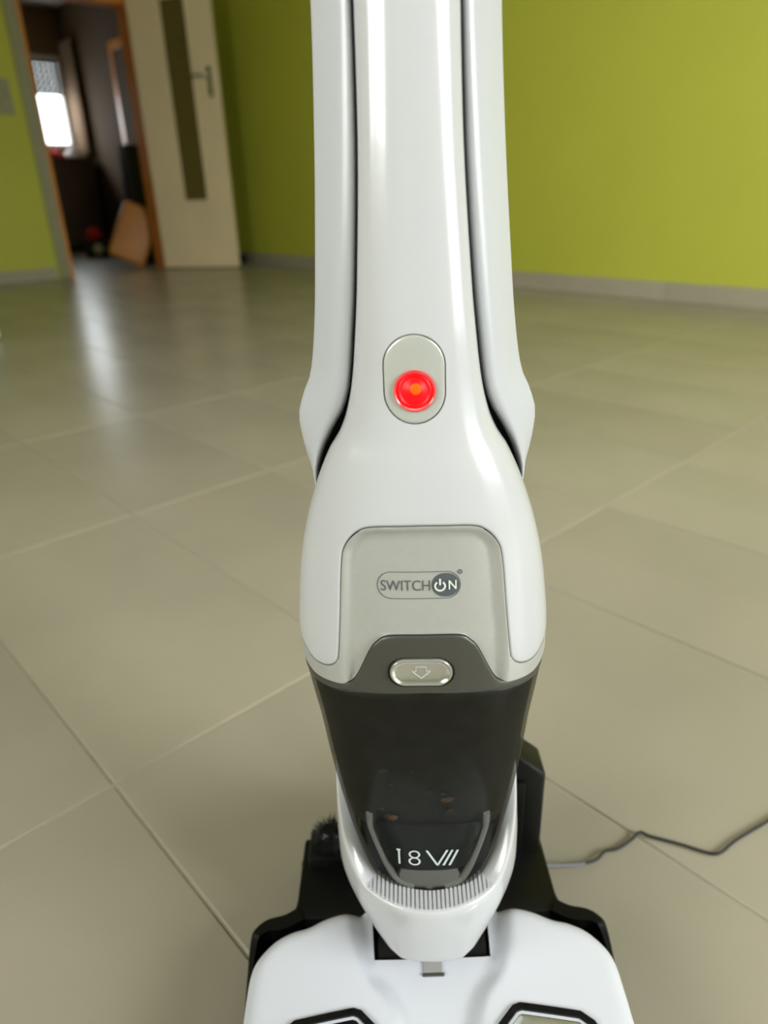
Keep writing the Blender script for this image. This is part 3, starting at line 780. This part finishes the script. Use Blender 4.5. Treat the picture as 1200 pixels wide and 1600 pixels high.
for i in range(11):
    x, z = rnd.uniform(-.030, .034), .190 + .040*rnd.random()**1.6
    if i == 0: x, z = .0115, .2065
    a = to_a(x, z)/KA; p = body_xf(surf(a, z, -.0042)); bm = bmesh.new(); bmesh.ops.create_icosphere(bm, subdivisions=1, radius=1.0)
    sx = rnd.uniform(.001, .003) if i else .0036
    for v in bm.verts: v.co = Vector((v.co.x*sx*rnd.uniform(.8, 1.4), v.co.y*.0012, v.co.z*sx*rnd.uniform(.4, .8))) + p
    from_bm('dust_clump', bm, 'dust_a' if i in (0, 5) else 'dust_b', vac, True)
p18 = printed('voltage_print', '18', -.0118, .1600, .0135, .0132, 'print_light', shield, -.0015, 0, -.018)
flat('voltage_print', -.0172, .1600, [[(-.0022, .0066), (.0001, .0066), (.0001, .0056), (-.0022, .0056)]], 'print_light', shield, -.0018, .0003)
flat('voltage_print', .0052, .1600, [[(-.0070, .0066), (-.0058, .0066), (-.0002, -.0054), (.0006, -.0066), (-.0008, -.0066)], [(-.0008, -.0066), (.0004, -.0066), (.0062, .0066), (.0050, .0066)],
     [(.0028, -.0066), (.0040, -.0066), (.0092, .0066), (.0080, .0066)], [(.0064, -.0066), (.0076, -.0066), (.0124, .0066), (.0112, .0066)]], 'print_light', shield, -.0018, .0003)

# -- handle tube: channel that carries the neck
TUBE = [(.33, .050, .0510, .0500, .034, .050), (.374, .0520, .0530, .0538, .030, .046), (.390, .0505, .0535, .0566, .028, .045), (.4026, .0470, .0510, .0592, .026, .045), (.4163, .0405, .0465, .0605, .023, .045),
        (.427, .0345, .0423, .0578, .020, .045), (.4386, .0309, .0390, .0527, .0185, .045), (.4588, .0282, .0364, .0492, .0185, .045), (.4836, .0257, .0338, .0466, .019, .045),
        (.545, .0221, .0291, .0423, .0235, .050), (.590, .0213, .0270, .0404, .028, .055), (.75, .0204, .0255, .037, .043, .068), (.95, .0197, .0245, .034, .062, .085), (1.02, .018, .023, .031, .070, .090)]
def tube_rows():
    rows = []
    for i in range(101):
        z = .33 + (1.02-.33)*(i/100)**1.35
        wi, wc, wo, yc, yo = [hermite(TUBE, z, k) for k in (1, 2, 3, 4, 5)]
        low = max(0.0, min(1.0, (.432-z)/.03))
        half = [(0, yc+.030), (wi*.9, yc+.030), (wi, yc+.010 + .004*low), (wi, yc-.0005 + .004*low), (wc, yc+.0015), (wo-.0012, yo-.004), (wo, yo), (wo-.001, yo+.014), (wo*.7, yo+.034), (0, yo+.040)]
        # round the corners
        pts = half
        for _ in range(2):
            q = [pts[0]]
            for a, b in zip(pts, pts[1:]):
                q += [(a[0]*.78+b[0]*.22, a[1]*.78+b[1]*.22), (a[0]*.22+b[0]*.78, a[1]*.22+b[1]*.78)]
            q.append(pts[-1]); pts = q
        full = pts + [(-x, y) for x, y in pts[::-1] if x > 1e-6]
        rows.append([Vector((x, y, z)) for x, y in full])
    return rows
ht = closed_loft('handle_tube', tube_rows(), 'tube_white', vac)
ht.data.set_sharp_from_angle(angle=math.radians(60))
rows = []
for z, s, y in ((1.0, .017, .085), (1.03, .018, .09), (1.09, .016, .080), (1.14, .0165, .062), (1.17, .012, .05), (1.176, .004, .046)):
    rows.append([Vector((s*math.cos(2*math.pi*k/20), y + s*1.1*math.sin(2*math.pi*k/20), z)) for k in range(20)])
closed_loft('handle_grip', rows, 'charcoal', vac)

# -- cradle (white cup that carries the bin) with ribbed lip
CUP_LOW = [(0, -.0185), (.010, -.0183), (.0185, -.0165), (.0250, -.0100), (.0300, -.0010), (.0345, .0080), (.0390, .0180), (.0450, .0290), (.0470, .0400)]
def cup_pt(phi, z, k=1.0):
    """phi 0 = front, +-90 = sides"""
    t = max(0, min(1, (z-.072)/.046)); t = t*(1.6-.6*t)
    q = min(1.0, abs(phi)/(math.pi/2))*(len(CUP_LOW)-1); i = min(len(CUP_LOW)-2, int(q)); f = q-i
    lo = Vector((CUP_LOW[i][0]*(1-f) + CUP_LOW[i+1][0]*f, CUP_LOW[i][1]*(1-f) + CUP_LOW[i+1][1]*f))
    w = .0597 - .0025*max(0, (z-.14)/.05); s_, c_ = abs(math.sin(phi)), max(0.0, math.cos(phi)); n = 1.95
    hi = Vector((w*s_**(2/n), .041 - .0640*c_**(2/n)))
    p = lo*(1-t) + hi*t
    if abs(phi) > math.pi/2: p.y += .03*(abs(phi)-math.pi/2)
    c = Vector((0, .040)); p = c + (p-c)*k
    return Vector((math.copysign(p.x, phi), p.y, z))
def cup_top(phi):
    a = abs(math.degrees(phi)); t = max(0, min(1, (a-42)/46)); return .130 + .062*t**1.35
vs, fs = [], []; NP = 96; rows = []
for i in range(NP+1):
    phi = math.radians(-100 + 200*i/NP); zt = cup_top(phi); row = []
    side = max(0, min(1, (abs(math.degrees(phi))-38)/30))
    row.append(Vector((0, .034, .0745)))
    q = cup_pt(phi, .072, .85); row += [Vector((q.x, q.y, .0745)), cup_pt(phi, .0762, .965), cup_pt(phi, .0786, .99)]
    for j in range(11):
        z = .0812 + (zt-.002-.0812)*j/10; row.append(cup_pt(phi, z))
    row += [cup_pt(phi, zt-.0004, .99), cup_pt(phi, zt, .975)]
    inn = .74 + .09*side
    row += [cup_pt(phi, zt-.0002, inn+.02), cup_pt(phi, zt-.0014, inn)]
    q = cup_pt(phi, .126, inn-.03); row += [Vector((q.x, q.y, min(zt-.006, .124))), Vector((q.x*.9, .04 + (q.y-.04)*.9, .112))]
    rows.append(row)
L = len(rows[0])
vs = [body_xf(p) for r in rows for p in r]
for i in range(NP):
    for k in range(L-1): fs.append((i*L+k, (i+1)*L+k, (i+1)*L+k+1, i*L+k+1))
cup = from_py('bin_cradle', vs, fs, 'white_plastic', vac, True); cup.data.set_sharp_from_angle(angle=math.radians(50))
bm = bmesh.new()
for i in range(31):
    x = -.0390 + .0026*i
    # depth of the lip's outer and inner edge at this x
    def edge_y(k):
        best = min((abs(cup_pt(math.radians(a_*.5), .130, k).x - abs(x)), cup_pt(math.radians(a_*.5), .130, k).y) for a_ in range(0, 181)); return best[1]
    y0, y1 = edge_y(.965), edge_y(.77)
    lbox(bm, x-.0008, x+.0008, y0, y1, .126, .1306)
bmesh.ops.transform(bm, matrix=Matrix.Identity(4), verts=bm.verts)
for v in bm.verts: v.co = body_xf(v.co)
from_bm('grip_ribs', bm, 'white_plastic', cup)

# -- floor head
HEAD_R = [(.1210, -.075), (.1205, -.0450), (.1208, -.0260), (.1205, -.0090), (.1170, .0022), (.1072, .0133), (.0955, .0192), (.0845, .0218), (.0725, .0272), (.0600, .0304), (.0425, .0306)]
SLOT = [(.0402, .0300), (.0385, -.0030), (0, -.0036)]
hr = catmull([(.1195, -.120), (.1210, -.098)] + HEAD_R, 5)
front_r = catmull([(0, -.142), (.06, -.1415), (.095, -.138), (.112, -.131), (.1195, -.120)], 5)
head_half = front_r[:-1] + hr + SLOT
head_out = [(x, y) for x, y in head_half] + [(-x, y) for x, y in head_half[::-1] if x > 1e-6]
BO = [(.030, .0580), (.0050, .0545), (-.0160, .0455), (-.0300, .0330), (-.0440, .0262), (-.07, .0225), (-.14, .0215)]
BI = [(.030, .0452), (.0030, .0418), (-.0148, .0343), (-.0250, .0257), (-.0370, .0203), (-.07, .0160), (-.14, .0150)]
def lin(t, y):
    if y >= t[0][0]: return t[0][1]
    for (a, b), (c, d) in zip(t, t[1:]):
        if y >= c: return b + (d-b)*(y-a)/(c-a)
    return t[-1][1]
def head_h(p, loop):
    x, y = p; ax = abs(x); o_, i_ = lin(BO, y), lin(BI, y)
    t = max(0, min(1, (ax-i_)/(o_-i_)))
    z = .0578 + .0056*t
    z -= .000006*(ax*1000-40)**2*.12 if ax > .04 else 0
    if y < -.07: z -= .00040*((-.07-y)*1000)**1.2*.2
    d = seg_dist(p, loop)
    r = .009
    if d < r and not (ax < .047 and y > -.012): z -= r*.9*(1-math.sqrt(max(0, 1-(1-d/r)**2)))
    return Vector((x - .0012, y, z))
shell('head_cover', head_out, 'white_satin', vac, head_h, lambda p: Vector((p[0]-.0012, p[1], .016)), step=.0035, rings=(.0006, .0018, .004, .007))
def plate(name, pts, z0, z1, m, parent, holes=(), step=.006, bev=0.002):
    def top(p, loop):
        d = min(seg_dist(p, loop), bev) if bev else 1; return Vector((p[0], p[1], z1 - (bev-d if bev else 0)))
    return shell(name, pts, m, parent, top, lambda p: Vector((p[0], p[1], z0)), holes, step, (bev,) if bev else (), True, None, True)
# dark chassis below the cover, pivot well, latch
plate('head_chassis', [(x*.985, y if y > 0 else y*.99) for x, y in inset(resample([p for p in head_out if not (abs(p[0]) < .0405 and -.004 < p[1] < .0302)], .004), .003)], .008, .030, 'black_plastic', vac, bev=.001)
bm = bmesh.new(); tube(bm, [(-.037, .012, .046), (.035, .012, .046)], .016, 20); from_bm('pivot_barrel', bm, 'black_plastic', vac, True)
bm = bmesh.new(); tube(bm, [(0, .012, .046), (-.0003, .02, .075)], .018, 16); from_bm('swivel_neck', bm, 'black_plastic', vac, True)
bm = bmesh.new(); lbox(bm, -.0078, .0048, -.0135, -.0015, .052, .0592)
bmesh.ops.translate(bm, verts=[v for v in bm.verts if v.co.y < -.01 and v.co.z > .055], vec=(0, 0, -.0004)); bevel(bm, .0006, 1); from_bm('latch', bm, 'silver_paint', vac)
bm = bmesh.new()
lbox(bm, -.0086, .0056, -.0150, -.0130, .0570, .0592); bevel(bm, .0004, 1); from_bm('latch_lip', bm, 'charcoal', vac)
for s in (-1, 1):
    # angled window rims on the front of the head, with a metallic pane
    o_ = [(.0360, -.0480), (.0462, -.0378), (.0510, -.0362), (.0872, -.0415), (.0945, -.0470), (.0985, -.0560), (.0930, -.0720), (.0420, -.0700)]
    loop = [(s*x, y) for x, y in o_]
    i1 = inset(resample(loop, .003), .0040); 
    hh = lambda p: head_h(p, head_out).z
    lr = resample(loop, .003)
    shell('window_rim', lr, 'black_plastic', vac, lambda p, l: Vector((p[0]-.0012, p[1], hh(p)+.0016)), lambda p: Vector((p[0]-.0012, p[1], hh(p)-.001)), [i1], step=.003)
    shell('window_pane', inset(lr, .0044), 'chrome_button' if s > 0 else 'black_plastic', vac, lambda p, l: Vector((p[0]-.0012, p[1], hh(p)+.0008 - .0015*max(0, 1-seg_dist(p, l)/.003))), lambda p: Vector((p[0]-.0012, p[1], hh(p)-.0004)), step=.003, rings=(.001, .003))
    bm = bmesh.new(); lathe(bm, [(0, -.008), (.017, -.008), (.0185, -.005), (.0185, .005), (.017, .008), (0, .008)], (s*.1, .005, .0262), (1, 0, 0), 24); from_bm('wheel', bm, 'black_matte', vac, True)

# ------------------------------------------------------------------ charging dock
dock = empty('charging_dock', (VX, VY, 0)); props(dock, 'black plastic charging dock under and behind the vacuum head', 'charging dock')
tr = [(0, -.098), (.10, -.098), (.118, -.094), (.1265, -.084), (.1268, -.0317), (.1283, -.0079), (.1290, .0093), (.1300, .0300), (.1270, .0395), (.1190, .0462), (.1060, .0495), (.0985, .0535), (.0960, .064), (.0975, .088), (.0985, .112), (.094, .118), (0, .118)]
tr_c = catmull(tr, 4)
tray_out = tr_c + [(-x, y) for x, y in tr_c[::-1] if x > 1e-6]
plate('tray', [(x-.0012, y) for x, y in tray_out], .0006, .0065, 'black_plastic', dock, bev=.002)
# raised rim along the sides and the rear of the tray
rim = catmull([(.1262, -.06), (.1268, -.0317), (.1275, -.0079), (.1280, .0093), (.1285, .0300), (.1255, .0385), (.1180, .0448), (.1060, .0480), (.0975, .0530)], 5)
for s in (-1, 1):
    bm = bmesh.new(); prev = None
    for i, (x, y) in enumerate(rim):
        zt = .012 + .024*max(0, min(1, i/22))
        a, b = rim[max(0, i-1)], rim[min(len(rim)-1, i+1)]; d = Vector((b[0]-a[0], b[1]-a[1])).normalized(); nx, ny = -d.y, d.x
        th = .0035 + .008*max(0, min(1, (i-16)/16))
        q = [(x, y, .004), (x, y, zt-.0015), (x+nx*.0012, y+ny*.0012, zt), (x+nx*th, y+ny*th, zt), (x+nx*th, y+ny*th, .004)]
        cur = [bm.verts.new((s*a_-.0012, b_, c_)) for a_, b_, c_ in q]
        if prev:
            for k in range(5): bm.faces.new((prev[k], prev[(k+1) % 5], cur[(k+1) % 5], cur[k]))
        else: bm.faces.new(cur)
        prev = cur
    bm.faces.new(prev[::-1]); from_bm('rim', bm, 'black_plastic', dock, True)
# rear block, tall column on the right, brush holder on the left
def dbox(name, pts, z0, z1, m='black_plastic', bev=.003):
    bm = bmesh.new(); lo = [bm.verts.new((x, y, z0)) for x, y in pts]; hi = [bm.verts.new((x, y, z1(x, y) if callable(z1) else z1)) for x, y in pts]
    n = len(pts)
    bm.faces.new(hi); bm.faces.new(lo[::-1])
    for k in range(n): bm.faces.new((lo[k], lo[(k+1) % n], hi[(k+1) % n], hi[k]))
    bmesh.ops.recalc_face_normals(bm, faces=bm.faces[:]); bevel(bm, bev, 2)
    return from_bm(name, bm, m, dock, True)
dbox('rear_block', [(-.104, .044), (.102, .044), (.097, .058), (.096, .116), (-.098, .116), (-.099, .058)], .005, .034)
dbox('column', [(.060, .098), (.0935, .098), (.0935, .128), (.060, .128)], .005, lambda x, y: .113 if x > .08 else .142)
dbox('column_ridge', [(.0655, .0945), (.0775, .0945), (.0775, .099), (.0655, .099)], .03, .108, bev=.0012)
dbox('contact_tower', [(-.05, .088), (.055, .088), (.055, .116), (-.05, .116)], .03, .10)
dbox('brush_holder', [(-.092, .085), (-.058, .085), (-.058, .116), (-.092, .116)], .03, .046)
# the spare brush roll that stands in the dock
br = empty('brush_roll', (VX - .075, VY + .1, .0462)); props(br, 'spare black bristle brush standing in the dock left of the bin', 'brush')
bm = bmesh.new(); lathe(bm, [(0, 0), (.009, 0), (.009, .012), (.006, .015), (0, .015)], (0, 0, .0003), (0, 0, 1), 16); from_bm('core', bm, 'black_plastic', br, True)
bm = bmesh.new(); rnd = random.Random(11)
for i in range(420):
    a = rnd.uniform(0, 2*math.pi); z = rnd.uniform(.003, .015); r = rnd.uniform(.0135, .0175)
    d = Vector((math.cos(a), math.sin(a), rnd.uniform(-.3, .45))); p0 = Vector((math.cos(a)*.008, math.sin(a)*.008, z)); p1 = p0 + d*(r-.008)
    t = d.cross(Vector((0, 0, 1))).normalized()*.0005; s = t.cross(d).normalized()*.0005
    b_ = [bm.verts.new(p0+q) for q in (t, s, -t)]; tip = bm.verts.new(p1)
    for k in range(3): bm.faces.new((b_[k], b_[(k+1) % 3], tip))
ob = from_bm('bristles', bm, 'bristle', br); ob['kind'] = 'stuff'

# ------------------------------------------------------------------ charging cord on the tiles
ox, oy = .022, .30
cpts = [(.083, .086, .030), (.092, .089, .026), (.1042, .0942, .019), (.1275, .1028, .0075), (.1452, .1089, .0045), (.156, .1178, .0035), (.1678, .1205, .0032), (.1814, .1284, .003), (.1925, .1366, .003), (.1994, .1323, .003), (.221, .1236, .003),
        (.2369, .1159, .003), (.2462, .1123, .003), (.254, .1139, .003), (.2711, .1248, .003), (.3082, .1435, .003), (.3407, .1613, .003), (.40, .20, .003), (.52, .24, .003), (.70, .30, .003)]
cord = empty('power_cable', (ox + .0931, oy + .0894, 0)); props(cord, 'thin black charging cord trailing from the dock across the tiles', 'cord')
sm_ = catmull(cpts, 5); co = Vector(cord.location)
bm = bmesh.new(); tube(bm, [Vector((x + ox, y + oy, z)) - co for x, y, z in sm_[12:]], .0013, 8); from_bm('wire', bm, 'cord', cord, True)
bm = bmesh.new(); tube(bm, [Vector((x + ox, y + oy, z)) - co for x, y, z in sm_[0:18]], .0017, 8); from_bm('strain_relief', bm, 'cord_sleeve', cord, True)
